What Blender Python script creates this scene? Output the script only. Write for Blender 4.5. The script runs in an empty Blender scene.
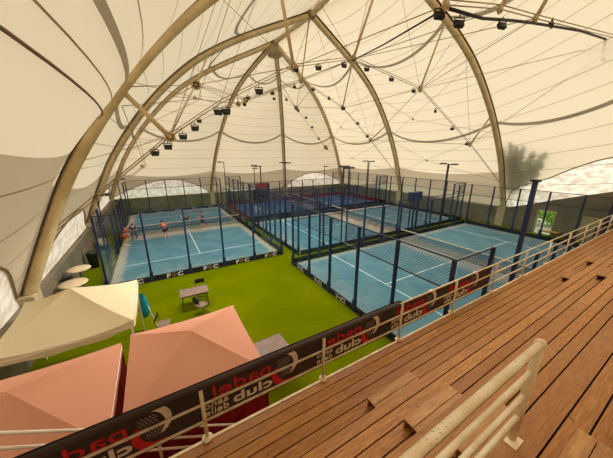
import bpy, bmesh, math, random
from mathutils import Vector, Matrix
random.seed(7)
R = math.radians
S = bpy.context.scene
COL = S.collection

# ------------------------------------------------------------------ camera
FPX = 255.558
PITCH, ROLL, YAW = .2841, -.0006, .5331
CAM_Z = 6.8669
dv = Vector((math.sin(YAW)*math.cos(PITCH), math.cos(YAW)*math.cos(PITCH), -math.sin(PITCH)))
r0 = Vector((math.cos(YAW), -math.sin(YAW), 0)); u0 = r0.cross(dv)
rv = math.cos(ROLL)*r0 + math.sin(ROLL)*u0
uv_ = -math.sin(ROLL)*r0 + math.cos(ROLL)*u0
cd = bpy.data.cameras.new('camera'); cam = bpy.data.objects.new('camera', cd); COL.objects.link(cam)
cam.matrix_world = Matrix(((rv.x, uv_.x, -dv.x, 0), (rv.y, uv_.y, -dv.y, 0), (rv.z, uv_.z, -dv.z, CAM_Z), (0, 0, 0, 1)))
cd.sensor_width = 36; cd.lens = FPX/613*36; cd.clip_start = .05; cd.clip_end = 400
S.camera = cam
S.view_settings.view_transform = 'Standard'; S.view_settings.look = 'None'
S.view_settings.gamma = 1; S.view_settings.use_curve_mapping = False
S.view_settings.exposure = 0.0
S.cycles.max_bounces = 12; S.cycles.diffuse_bounces = 6; S.cycles.transparent_max_bounces = 32
S.cycles.sample_clamp_indirect = 8
S.cycles.use_denoising = True

# ------------------------------------------------------------------ materials
def srgb(r, g, b):
    f = lambda c: (c/255/12.92) if c/255 <= .04045 else ((c/255+.055)/1.055)**2.4
    return (f(r), f(g), f(b), 1)

class NT:
    def __init__(s, name):
        s.m = bpy.data.materials.new(name); s.m.use_nodes = True
        s.t = s.m.node_tree; s.t.nodes.clear()
        s.out = s.n('ShaderNodeOutputMaterial')
    def n(s, typ, **kw):
        a = s.t.nodes.new(typ)
        for k, v in kw.items():
            if k == 'ins':
                for kk, vv in v.items():
                    if isinstance(vv, bpy.types.NodeSocket): s.t.links.new(vv, a.inputs[kk])
                    else: a.inputs[kk].default_value = vv
            else: setattr(a, k, v)
        return a
    def link(s, a, b): s.t.links.new(a, b)
    def math(s, op, a, b=None, c=None, clamp=False):
        nd = s.n('ShaderNodeMath', operation=op); nd.use_clamp = clamp
        for i, v in enumerate((a, b, c)):
            if v is None: continue
            if isinstance(v, bpy.types.NodeSocket): s.link(v, nd.inputs[i])
            else: nd.inputs[i].default_value = v
        return nd.outputs[0]
    def mix(s, f, a, b):
        nd = s.n('ShaderNodeMix', data_type='RGBA')
        for i, v in ((0, f), (6, a), (7, b)):
            if isinstance(v, bpy.types.NodeSocket): s.link(v, nd.inputs[i])
            else: nd.inputs[i].default_value = v
        return nd.outputs[2]
    def noise(s, scale, vec=None, detail=3, rough=.55):
        nd = s.n('ShaderNodeTexNoise'); nd.inputs['Scale'].default_value = scale
        nd.inputs['Detail'].default_value = detail; nd.inputs['Roughness'].default_value = rough
        if vec is not None: s.link(vec, nd.inputs['Vector'])
        return nd.outputs['Fac']
    def ramp(s, f, lo, hi):
        nd = s.n('ShaderNodeMapRange'); nd.interpolation_type = 'SMOOTHSTEP'
        s.link(f, nd.inputs[0]); nd.inputs[1].default_value = lo; nd.inputs[2].default_value = hi
        return nd.outputs[0]

def pmat(name, c, rough=.6, metal=0, c2=None, scale=4, lo=.35, hi=.65, spec=.4, stretch=None):
    t = NT(name)
    b = t.n('ShaderNodeBsdfPrincipled'); b.inputs['Roughness'].default_value = rough
    b.inputs['Metallic'].default_value = metal; b.inputs['Specular IOR Level'].default_value = spec
    if c2 is None:
        c2 = tuple(x*.86 for x in c[:3])+(1,)
    tc = t.n('ShaderNodeTexCoord').outputs['Object']
    if stretch:
        mp = t.n('ShaderNodeMapping'); t.link(tc, mp.inputs[0]); mp.inputs['Scale'].default_value = stretch; tc = mp.outputs[0]
    f = t.ramp(t.noise(scale, tc), lo, hi)
    t.link(t.mix(f, c, c2), b.inputs['Base Color']); t.link(b.outputs[0], t.out.inputs[0])
    return t.m

M = {}
M['turf'] = pmat('green_artificial_turf', srgb(100, 108, 0), .95, 0, srgb(88, 98, 0), .35, .3, .7, spec=.0)
M['lawn'] = pmat('outdoor_gravel', srgb(200, 192, 176), .95, 0, srgb(184, 178, 160), .4)
M['arch'] = pmat('painted_beige_steel', srgb(214, 192, 148), .45, 0, srgb(198, 174, 130), 1.5)
M['clamp'] = pmat('brown_membrane_clamp', srgb(132, 110, 80), .6)
M['cable'] = pmat('beige_cable', srgb(170, 145, 108), .5)
M['plate'] = pmat('beige_node_plate', srgb(205, 180, 135), .55)
M['black'] = pmat('black_plastic', srgb(30, 28, 26), .5)
M['blackrubber'] = pmat('black_cable_rubber', srgb(38, 32, 28), .6)
M['lens'] = pmat('grey_lamp_glass', srgb(120, 112, 95), .2)
M['wall'] = pmat('grey_rendered_wall', srgb(128, 117, 96), .9, 0, srgb(112, 103, 84), .6)
M['wallgreen'] = pmat('grey_green_wall', srgb(128, 122, 92), .9, 0, srgb(112, 108, 82), .5)
M['post'] = pmat('dark_blue_painted_steel', srgb(22, 44, 78), .45, 0, srgb(18, 36, 64), 2)
M['pole'] = pmat('black_blue_lamp_pole', srgb(26, 34, 48), .45)
M['polebig'] = M['post']
M['board'] = pmat('black_banner_board', srgb(18, 18, 20), .7, 0, srgb(26, 26, 28), 2)
M['redboard'] = pmat('red_kick_board', srgb(140, 30, 22), .7)
M['letter'] = pmat('white_lettering', srgb(205, 200, 190), .7)
M['orange'] = pmat('orange_emblem', srgb(150, 115, 60), .7)
M['line'] = pmat('white_court_line', srgb(205, 215, 215), .8, 0, srgb(170, 190, 195), 3)
M['tape'] = pmat('white_net_tape', srgb(200, 190, 170), .7)
M['white'] = pmat('white_paint', srgb(246, 236, 220), .5, 0, srgb(232, 216, 194), 3)
M['galv'] = pmat('cream_painted_rail', srgb(238, 218, 182), .45, 0, srgb(212, 184, 146), 5)
M['canred'] = None
M['table'] = pmat('brown_laminate', srgb(128, 104, 88), .5, 0, srgb(116, 94, 80), 6)
M['greymetal'] = pmat('grey_tube_metal', srgb(110, 100, 88), .4, .3)
M['cream'] = pmat('cream_laminate', srgb(222, 200, 160), .5)
M['teal'] = pmat('teal_cloth', srgb(20, 150, 175), .8)
M['redwall'] = pmat('dark_red_canvas', srgb(150, 16, 22), .85)
M['redcarpet'] = pmat('dark_red_carpet', srgb(120, 14, 20), .95)
M['banner'] = pmat('brown_black_banner_cloth', srgb(64, 47, 37), .8, 0, srgb(54, 40, 32), 1.2)
M['bred'] = pmat('red_print', srgb(205, 30, 32), .7)
M['bwhite'] = pmat('cream_print', srgb(225, 205, 180), .7)
M['bgrey'] = pmat('grey_print', srgb(135, 118, 102), .7)
M['yellow'] = pmat('yellow_cloth', srgb(200, 160, 60), .8)
M['beigepanel'] = pmat('beige_panel', srgb(176, 162, 120), .8)
M['skin'] = pmat('skin', srgb(200, 150, 118), .6)
M['shoe'] = pmat('white_shoe', srgb(215, 205, 195), .6)
M['hair'] = pmat('dark_hair', srgb(40, 30, 24), .7)
M['tred'] = pmat('red_orange_shirt', srgb(205, 72, 45), .8)
M['tblack'] = pmat('black_shirt', srgb(28, 28, 34), .85)
M['tgrey'] = pmat('grey_purple_trousers', srgb(105, 95, 110), .85)
M['tnavy'] = pmat('dark_shorts', srgb(34, 26, 30), .85)
M['trunk'] = pmat('bark', srgb(90, 72, 52), .9)
M['hedgeleaf'] = pmat('lime_green_leaves', srgb(150, 205, 50), .8, 0, srgb(205, 235, 110), 1.5)
M['leaf'] = pmat('green_leaves', srgb(95, 130, 45), .8, 0, srgb(150, 190, 60), 1.5)
M['concrete'] = pmat('pale_concrete', srgb(190, 172, 138), .85)
M['racket'] = pmat('black_racket', srgb(30, 30, 34), .5)

def wood():
    t = NT('weathered_orange_decking')
    b = t.n('ShaderNodeBsdfPrincipled'); b.inputs['Roughness'].default_value = .55; b.inputs['Specular IOR Level'].default_value = .35
    geo = t.n('ShaderNodeNewGeometry'); tc = t.n('ShaderNodeTexCoord').outputs['Object']
    mp = t.n('ShaderNodeMapping'); t.link(tc, mp.inputs[0]); mp.inputs['Scale'].default_value = (1.2, 14, 6)
    g = t.noise(3, mp.outputs[0], 5, .65)
    c = t.mix(t.ramp(g, .3, .7), srgb(156, 101, 46), srgb(200, 142, 74))
    rnd = geo.outputs['Random Per Island']
    c = t.mix(t.math('MULTIPLY', rnd, .55), c, srgb(136, 84, 48))
    big = t.ramp(t.noise(.7, tc, 3), .45, .7)
    c = t.mix(t.math('MULTIPLY', big, .45), c, srgb(168, 122, 78))
    kn = t.ramp(t.noise(9, tc, 2), .66, .74)
    c = t.mix(t.math('MULTIPLY', kn, .5), c, srgb(84, 48, 28))
    t.link(c, b.inputs['Base Color'])
    t.link(b.outputs[0], t.out.inputs[0]); return t.m
M['wood'] = wood()
M['woodnew'] = pmat('lighter_decking', srgb(196, 146, 90), .55, 0, srgb(172, 122, 72), 3, stretch=(1, 8, 4))
M['wooddark'] = pmat('dark_understructure', srgb(70, 46, 32), .8)

def membrane(name, c, tr, diff):
    """translucent coated fabric: diffuse reflection plus light passing through from outside"""
    t = NT(name)
    tc = t.n('ShaderNodeTexCoord').outputs['Object']
    f = t.ramp(t.noise(.25, tc, 3), .3, .7)
    col = t.mix(f, c, tuple(x*.93 for x in c[:3])+(1,))
    d = t.n('ShaderNodeBsdfDiffuse'); t.link(col, d.inputs[0])
    l = t.n('ShaderNodeBsdfTranslucent'); t.link(t.mix(1., col, tr), l.inputs[0])
    m = t.n('ShaderNodeMixShader'); m.inputs[0].default_value = diff
    t.link(d.outputs[0], m.inputs[1]); t.link(l.outputs[0], m.inputs[2]); t.link(m.outputs[0], t.out.inputs[0])
    return t.m
M['membrane'] = membrane('cream_translucent_membrane', srgb(238, 226, 204), (.80, .70, .52, 1), .5)
M['shade_and_cap'] = membrane('greyer_shade_and_cap_membrane', srgb(205, 190, 164), (.42, .345, .235, 1), .5)  # outside shade on the lower dome put into the colour; also the grey apex cap
M['belt'] = membrane('grey_reinforcing_belt', srgb(190, 182, 165), (.42, .39, .33, 1), .5)
M['seam'] = membrane('brown_seam', srgb(176, 146, 110), (.32, .24, .16, 1), .5)
M['canopycream'] = membrane('cream_canopy_cloth', srgb(244, 224, 186), (.7, .6, .44, 1), .3)
M['canopypink'] = membrane('faded_pink_canopy_cloth', srgb(246, 176, 146), (.8, .5, .38, 1), .32)

def dots():
    t = NT('grey_dots_on_brown_cloth'); b = t.n('ShaderNodeBsdfPrincipled'); b.inputs['Roughness'].default_value = .8
    sx = t.n('ShaderNodeSeparateXYZ'); t.link(t.n('ShaderNodeTexCoord').outputs['Object'], sx.inputs[0])
    r = t.math('FLOOR', t.math('DIVIDE', sx.outputs[2], .042))
    fx = t.math('SUBTRACT', t.math('FRACT', t.math('ADD', t.math('DIVIDE', sx.outputs[0], .05), t.math('MULTIPLY', r, .5))), .5)
    fz = t.math('SUBTRACT', t.math('FRACT', t.math('DIVIDE', sx.outputs[2], .042)), .5)
    d = t.math('ADD', t.math('MULTIPLY', fx, fx), t.math('MULTIPLY', fz, fz))
    t.link(t.mix(t.math('LESS_THAN', d, .085), srgb(48, 37, 31), srgb(150, 132, 114)), b.inputs['Base Color'])
    t.link(b.outputs[0], t.out.inputs[0]); return t.m
M['dots'] = dots()
def sheet():
    t = NT('wrinkled_clear_sheeting')
    tc = t.n('ShaderNodeTexCoord').outputs['Object']
    f = t.ramp(t.noise(2.2, tc, 4), .4, .65)
    l = t.n('ShaderNodeBsdfTranslucent'); t.link(t.mix(f, (.85, .80, .70, 1), (.6, .52, .42, 1)), l.inputs[0])
    d = t.n('ShaderNodeBsdfPrincipled'); d.inputs['Roughness'].default_value = .25
    d.inputs['Base Color'].default_value = (.7, .66, .6, 1)
    m = t.n('ShaderNodeMixShader'); m.inputs[0].default_value = .3
    t.link(l.outputs[0], m.inputs[1]); t.link(d.outputs[0], m.inputs[2])
    t.link(m.outputs[0], t.out.inputs[0])
    bp = t.n('ShaderNodeBump'); bp.inputs['Strength'].default_value = .9; bp.inputs['Distance'].default_value = .2
    t.link(t.noise(1.6, tc, 4), bp.inputs['Height']); t.link(bp.outputs[0], d.inputs['Normal']); t.link(bp.outputs[0], l.inputs['Normal'])
    return t.m
M['sheet'] = sheet()

def glass():
    t = NT('clear_court_glass')
    tr = t.n('ShaderNodeBsdfTransparent'); tr.inputs[0].default_value = (.84, .92, .93, 1)
    gl = t.n('ShaderNodeBsdfGlossy'); gl.inputs['Roughness'].default_value = .03
    lw = t.n('ShaderNodeLayerWeight'); lw.inputs[0].default_value = .5
    m = t.n('ShaderNodeMixShader'); t.link(t.math('ADD', t.math('MULTIPLY', t.math('POWER', lw.outputs['Facing'], 5), .6), .03), m.inputs[0])
    t.link(tr.outputs[0], m.inputs[1]); t.link(gl.outputs[0], m.inputs[2]); t.link(m.outputs[0], t.out.inputs[0])
    return t.m
M['glass'] = glass()

def mesh_mat(name, c, period, width, diag=True):
    t = NT(name)
    sx = t.n('ShaderNodeSeparateXYZ'); t.link(t.n('ShaderNodeTexCoord').outputs['Object'], sx.inputs[0])
    w = t.math('ADD', sx.outputs[0], sx.outputs[1]); z = sx.outputs[2]
    a, b = (t.math('ADD', w, z), t.math('SUBTRACT', w, z)) if diag else (w, z)
    st = lambda q: t.math('LESS_THAN', t.math('FRACT', t.math('DIVIDE', q, period)), width/period)
    f = t.math('MAXIMUM', st(a), st(b))
    tr = t.n('ShaderNodeBsdfTransparent'); d = t.n('ShaderNodeBsdfDiffuse'); d.inputs[0].default_value = c
    m = t.n('ShaderNodeMixShader'); t.link(f, m.inputs[0]); t.link(tr.outputs[0], m.inputs[1]); t.link(d.outputs[0], m.inputs[2])
    t.link(m.outputs[0], t.out.inputs[0]); return t.m
M['mesh'] = mesh_mat('blue_wire_mesh', srgb(60, 66, 80), .11, .014)
M['net'] = mesh_mat('dark_net_cord', srgb(34, 32, 34), .06, .014, False)

def court_mat(name, blue, blue2, sand, amount):
    """blue carpet, centre of the court at the object's origin, long side along local y; sand lies drifted at the net and edges"""
    t = NT(name)
    b = t.n('ShaderNodeBsdfPrincipled'); b.inputs['Roughness'].default_value = .9; b.inputs['Specular IOR Level'].default_value = .15
    tc = t.n('ShaderNodeTexCoord').outputs['Object']
    sx = t.n('ShaderNodeSeparateXYZ'); t.link(tc, sx.inputs[0])
    ax = t.math('ABSOLUTE', sx.outputs[0]); ay = t.math('ABSOLUTE', sx.outputs[1])
    n1 = t.noise(.8, tc, 4); n2 = t.noise(3, tc, 4)
    c = t.mix(t.ramp(n1, .35, .65), blue, blue2)
    net = t.ramp(t.math('ADD', ay, t.math('MULTIPLY', t.math('SUBTRACT', n1, .5), 1.8)), 1.6, .7)
    edge = t.ramp(t.math('ADD', ax, t.math('MULTIPLY', t.math('SUBTRACT', n2, .5), .7)), 4.35, 4.75)
    end = t.math('MULTIPLY', t.ramp(t.math('ADD', ay, t.math('MULTIPLY', t.math('SUBTRACT', n2, .5), 3)), 8.3, 10), .45)
    f = t.math('MULTIPLY', t.math('MAXIMUM', t.math('MAXIMUM', net, edge), end), amount)
    t.link(t.mix(f, c, sand), b.inputs['Base Color']); t.link(b.outputs[0], t.out.inputs[0]); return t.m
SAND = srgb(184, 168, 148)
M['court'] = court_mat('blue_court_carpet', srgb(78, 116, 132), srgb(92, 128, 140), SAND, .8)
M['courtc'] = court_mat('blue_court_carpet_less_sand', srgb(78, 116, 132), srgb(92, 128, 140), SAND, .38)
M['courtd'] = court_mat('deep_blue_court_carpet', srgb(48, 76, 116), srgb(58, 88, 124), srgb(130, 104, 104), .5)

# ------------------------------------------------------------------ mesh building
class MB:
    def __init__(s): s.v = []; s.f = []
    def quad(s, a, b, c, d):
        i = len(s.v); s.v += [tuple(a), tuple(b), tuple(c), tuple(d)]; s.f.append((i, i+1, i+2, i+3)); return s
    def poly(s, pts):
        i = len(s.v); s.v += [tuple(p) for p in pts]; s.f.append(tuple(range(i, i+len(pts)))); return s
    def box(s, x0, y0, z0, x1, y1, z1):
        i = len(s.v)
        s.v += [(x0,y0,z0),(x1,y0,z0),(x1,y1,z0),(x0,y1,z0),(x0,y0,z1),(x1,y0,z1),(x1,y1,z1),(x0,y1,z1)]
        for f in ((0,3,2,1),(4,5,6,7),(0,1,5,4),(1,2,6,5),(2,3,7,6),(3,0,4,7)): s.f.append(tuple(i+k for k in f))
        return s
    def obox(s, c, ax, ay, az):
        """oriented box: centre and three half-axis vectors"""
        c, ax, ay, az = map(Vector, (c, ax, ay, az)); i = len(s.v)
        for k in ((-1,-1,-1),(1,-1,-1),(1,1,-1),(-1,1,-1),(-1,-1,1),(1,-1,1),(1,1,1),(-1,1,1)):
            s.v.append(tuple(c+ax*k[0]+ay*k[1]+az*k[2]))
        for f in ((0,3,2,1),(4,5,6,7),(0,1,5,4),(1,2,6,5),(2,3,7,6),(3,0,4,7)): s.f.append(tuple(i+k for k in f))
        return s
    def tube(s, pts, r, n=8, cap=True):
        pts = [Vector(p) for p in pts]; rr = r if isinstance(r, (list, tuple)) else [r]*len(pts)
        base = len(s.v); prev = None
        for k, p in enumerate(pts):
            d = (pts[min(k+1, len(pts)-1)]-pts[max(k-1, 0)]).normalized()
            if prev is None:
                a = Vector((0, 0, 1)) if abs(d.z) < .9 else Vector((1, 0, 0)); x = d.cross(a).normalized()
            else:
                x = (prev-d*prev.dot(d)).normalized()
            prev = x; y = d.cross(x)
            for j in range(n):
                t = 2*math.pi*j/n; s.v.append(tuple(p+(x*math.cos(t)+y*math.sin(t))*rr[k]))
        for k in range(len(pts)-1):
            for j in range(n):
                a = base+k*n+j; b = base+k*n+(j+1) % n; s.f.append((a, b, b+n, a+n))
        if cap:
            s.f.append(tuple(base+j for j in reversed(range(n)))); s.f.append(tuple(base+(len(pts)-1)*n+j for j in range(n)))
        return s
    def lathe(s, c, prof, n=16):
        c = Vector(c); base = len(s.v)
        for (r, z) in prof:
            for j in range(n):
                t = 2*math.pi*j/n; s.v.append((c.x+r*math.cos(t), c.y+r*math.sin(t), c.z+z))
        for k in range(len(prof)-1):
            for j in range(n):
                a = base+k*n+j; b = base+k*n+(j+1) % n; s.f.append((a, b, b+n, a+n))
        s.f.append(tuple(base+j for j in reversed(range(n)))); s.f.append(tuple(base+(len(prof)-1)*n+j for j in range(n)))
        return s
    def ball(s, c, rx, ry, rz, n=10, m=7):
        c = Vector(c); base = len(s.v)
        for k in range(1, m):
            th = math.pi*k/m
            for j in range(n):
                t = 2*math.pi*j/n; s.v.append((c.x+rx*math.sin(th)*math.cos(t), c.y+ry*math.sin(th)*math.sin(t), c.z+rz*math.cos(th)))
        top = len(s.v); s.v.append((c.x, c.y, c.z+rz)); s.v.append((c.x, c.y, c.z-rz))
        for k in range(m-2):
            for j in range(n):
                a = base+k*n+j; b = base+k*n+(j+1) % n; s.f.append((a, a+n, b+n, b))
        for j in range(n):
            s.f.append((top, base+j, base+(j+1) % n)); q = base+(m-2)*n; s.f.append((top+1, q+(j+1) % n, q+j))
        return s
    def grid(s, rows, close=False):
        base = len(s.v); w = len(rows[0])
        for r in rows: s.v += [tuple(p) for p in r]
        for i in range(len(rows)-1):
            for j in range(w-1):
                a = base+i*w+j; s.f.append((a, a+1, a+w+1, a+w))
        return s
    def make(s, name, mat, parent=None, smooth=False, origin=None, bevel=0):
        me = bpy.data.meshes.new(name)
        o = bpy.data.objects.new(name, me)
        off = Vector(origin) if origin is not None else Vector((0, 0, 0))
        pw = parent_world(parent)
        me.from_pydata([tuple(Vector(v)-off) for v in s.v], [], s.f)
        me.materials.append(M[mat] if isinstance(mat, str) else mat)
        if smooth:
            for p in me.polygons: p.use_smooth = True
        me.update(); COL.objects.link(o)
        if parent is not None: o.parent = parent
        o.location = off-pw
        if bevel:
            b = o.modifiers.new('bevel', 'BEVEL'); b.width = bevel; b.segments = 2; b.limit_method = 'ANGLE'
        return o

def parent_world(p):
    w = Vector((0, 0, 0))
    while p is not None: w += p.location; p = p.parent
    return w

def tag(o, label, cat, group=None, kind=None):
    o['label'] = label; o['category'] = cat
    if group: o['group'] = group
    if kind: o['kind'] = kind
    return o
def thing(name, loc, label, cat, group=None, kind=None):
    o = bpy.data.objects.new(name, None); COL.objects.link(o); o.location = loc; o.empty_display_size = .2
    return tag(o, label, cat, group, kind)

ORD = ['first', 'second', 'third', 'fourth', 'fifth', 'sixth', 'seventh', 'eighth', 'ninth', 'tenth', 'eleventh', 'twelfth',
       'thirteenth', 'fourteenth', 'fifteenth', 'sixteenth', 'seventeenth']

# ------------------------------------------------------------------ the hall: ground, walls
UL, UR, VB, VF = -4.45, 29.4, 37.2, -12.8       # inner faces
tag(MB().box(UL, VF, -.1, UR, VB, 0).make('floor', 'turf'), 'bright green artificial turf floor of the hall around the courts', 'floor', kind='structure')
tag(MB().box(-90, -90, -.3, 110, 120, -.12).make('ground', 'lawn'), 'pale gravel ground outside the hall', 'ground', kind='structure')

def wall_poly(name, mat, pts, thick_dir, label):
    """pts: outline of the inner face; extruded along thick_dir"""
    mb = MB(); t = Vector(thick_dir); n = len(pts)
    a = [Vector(p) for p in pts]; b = [p+t for p in a]
    mb.poly(a); mb.poly(list(reversed(b)))
    for i in range(n): mb.quad(a[i], b[i], b[(i+1) % n], a[(i+1) % n])
    return tag(mb.make(name, mat), label, 'wall', kind='structure')

wall_poly('wall_left', 'wall', [(UL, VF, 0), (UL, VB, 0), (UL, VB, 1.7), (UL, VF, 1.7)], (-.3, 0, 0), 'low grey wall along the court with the four players')
wall_poly('wall_back', 'wallgreen', [(UL, VB, 0), (UR, VB, 0), (UR, VB, 1.75), (UL, VB, 1.75)], (0, .3, 0), 'grey green wall closing the far end of the hall')
wall_poly('wall_front', 'wall', [(UL, VF, 0), (UR, VF, 0), (UR, VF, 1.8), (UL, VF, 1.8)], (0, -.3, 0), 'low grey wall behind the wooden terrace')
# right wall rises towards the viewer in a long arc; it has a door opening in it
D0, D1, DH = 7.62, 8.80, 2.06
def rtop(v):
    K = [(0, 1.75), (1.2, 4.0), (2.6, 4.75), (4.8, 4.2), (7.9, 3.1), (10.1, 2.25), (11.6, 1.75)]
    if v >= 11.6 or v <= 0: return 1.75
    for (a, za), (b, zb) in zip(K, K[1:]):
        if v <= b: return za+(zb-za)*(v-a)/(b-a)
mb = MB(); mbt = MB()
vs = [VF, 0]+[i*.58 for i in range(1, 20)]+[11.6, VB]
vs = sorted(set(vs+[D0, D1]))
for a, b in zip(vs, vs[1:]):
    lo = DH if D0-1e-6 <= a and b <= D1+1e-6 else 0
    for x in (UR, UR+.3):
        mb.quad((x, a, lo), (x, b, lo), (x, b, rtop(b)), (x, a, rtop(a)))
    mb.quad((UR, a, rtop(a)), (UR, b, rtop(b)), (UR+.3, b, rtop(b)), (UR+.3, a, rtop(a)))
mb.quad((UR, D0, 0), (UR+.3, D0, 0), (UR+.3, D0, DH), (UR, D0, DH)); mb.quad((UR, D1, 0), (UR+.3, D1, 0), (UR+.3, D1, DH), (UR, D1, DH))
mb.quad((UR, D0, DH), (UR+.3, D0, DH), (UR+.3, D1, DH), (UR, D1, DH))
tag(mb.make('wall_right', 'wall'), 'grey wall on the right with an arched top and a bright doorway', 'wall', kind='structure')
mb = MB(); mb.box(UR-.03, D0-.07, 0, UR+.05, D0, DH+.07); mb.box(UR-.03, D1, 0, UR+.05, D1+.07, DH+.07); mb.box(UR-.03, D0, DH, UR+.05, D1, DH+.07)
tag(mb.make('door_1', 'concrete'), 'pale frame of the open doorway looking out on bright greenery', 'door', kind='structure')

# ------------------------------------------------------------------ the membrane roof
PROF = [(0,0),(.045,.112),(.12,.285),(.176,.378),(.244,.48),(.31,.563),(.377,.637),(.455,.712),(.52,.765),(.65,.842),(.79,.908),(.918,.962),(1,1)]
def prof(s):
    s = max(0, min(1, s))
    for (a, za), (b, zb) in zip(PROF, PROF[1:]):
        if s <= b: return za+(zb-za)*(s-a)/(b-a)
    return 1
# arc-length parameter: q in 0..1 -> s
_ss = [i/400 for i in range(401)]; _L = [0]
for a, b in zip(_ss, _ss[1:]): _L.append(_L[-1]+math.hypot(17*(b-a), 14.9*(prof(b)-prof(a))))
_sm = []
def s_of(q):
    t = q*_L[-1]
    lo, hi = 0, 400
    while hi-lo > 1:
        m = (lo+hi)//2
        if _L[m] <= t: lo = m
        else: hi = m
    return _ss[lo]+(_ss[hi]-_ss[lo])*(t-_L[lo])/max(1e-9, _L[hi]-_L[lo])
def q_of(s):
    i = min(399, int(s*400)); return (_L[i]+(_L[i+1]-_L[i])*(s*400-i))/_L[-1]
class Leg:
    def __init__(s, foot, apex):
        s.f = Vector(foot); s.a = Vector(apex)
        # smoothed samples
        n = 60; raw = []
        for i in range(n+1):
            t = s_of(i/n); p = s.f.lerp(s.a, t); p.z = s.f.z+(s.a.z-s.f.z)*prof(t); raw.append(p)
        for _ in range(6):
            raw = [raw[0]]+[(raw[i-1]+raw[i]*2+raw[i+1])/4 for i in range(1, n)]+[raw[-1]]
        s.p = raw; s.n = n
    def at(s, q):
        x = max(0, min(1, q))*s.n; i = min(s.n-1, int(x)); return s.p[i].lerp(s.p[i+1], x-i)
ZF = 1.75
AP0 = Vector((11.8, 12.2, 17.1)); AP1 = Vector((12.4, 20.3, 17.3)); AP2 = Vector((12.4, 27.3, 17.6))
def mir(p): return Vector((p[0], 24.4-p[1], p[2]))
UF0, UF1 = UL-.2, UR+.1
F = {'0L': (UF0+.06, 12.3, ZF), '0R': (UF1, 11.6, ZF), '1L': (UF0, 24.3, ZF), '1R': (UF1, 24.2, ZF), '2L': (UF0, 37.3, ZF), '2R': (UF1, 37.3, ZF),
     'bL': (6.7, 37.4, ZF), 'bR': (18.0, 37.4, ZF)}
LG = {'0L': Leg(F['0L'], AP0), '0R': Leg(F['0R'], AP0), '1L': Leg(F['1L'], AP1), '1R': Leg(F['1R'], AP1),
      '2L': Leg(F['2L'], AP2), '2R': Leg(F['2R'], AP2), 'bL': Leg(F['bL'], AP2), 'bR': Leg(F['bR'], AP2)}
for k in ('1L', '1R', '2L', '2R', 'bL', 'bR'):
    a = LG[k]; LG['m'+k] = Leg(mir(a.f), mir(a.a))
CEN = Vector((12.4, 12.2, 3))
SKEW = [0, 0]
SAG = [.085]
def surf(A, B, t, q, sag=None, inset=-.33):
    sag = SAG[0] if sag is None else sag
    a, b = A.at(q+SKEW[0]*4*q*(1-q)), B.at(q+SKEW[1]*4*q*(1-q)); p = a.lerp(b, t); w = (a-b).length
    c = Vector((12.4, max(4, min(20.5, p.y)), 4)); n = (c-p).normalized()
    return p+n*(inset+w*sag*4*t*(1-t)*min(1, q*3.2))
ceil = thing('ceiling', (0, 0, 0), 'cream translucent membrane dome stretched over the steel arches', 'tent roof', kind='structure')
NQ, NT_ = 40, 16
SKQ = q_of(.085)
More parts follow.
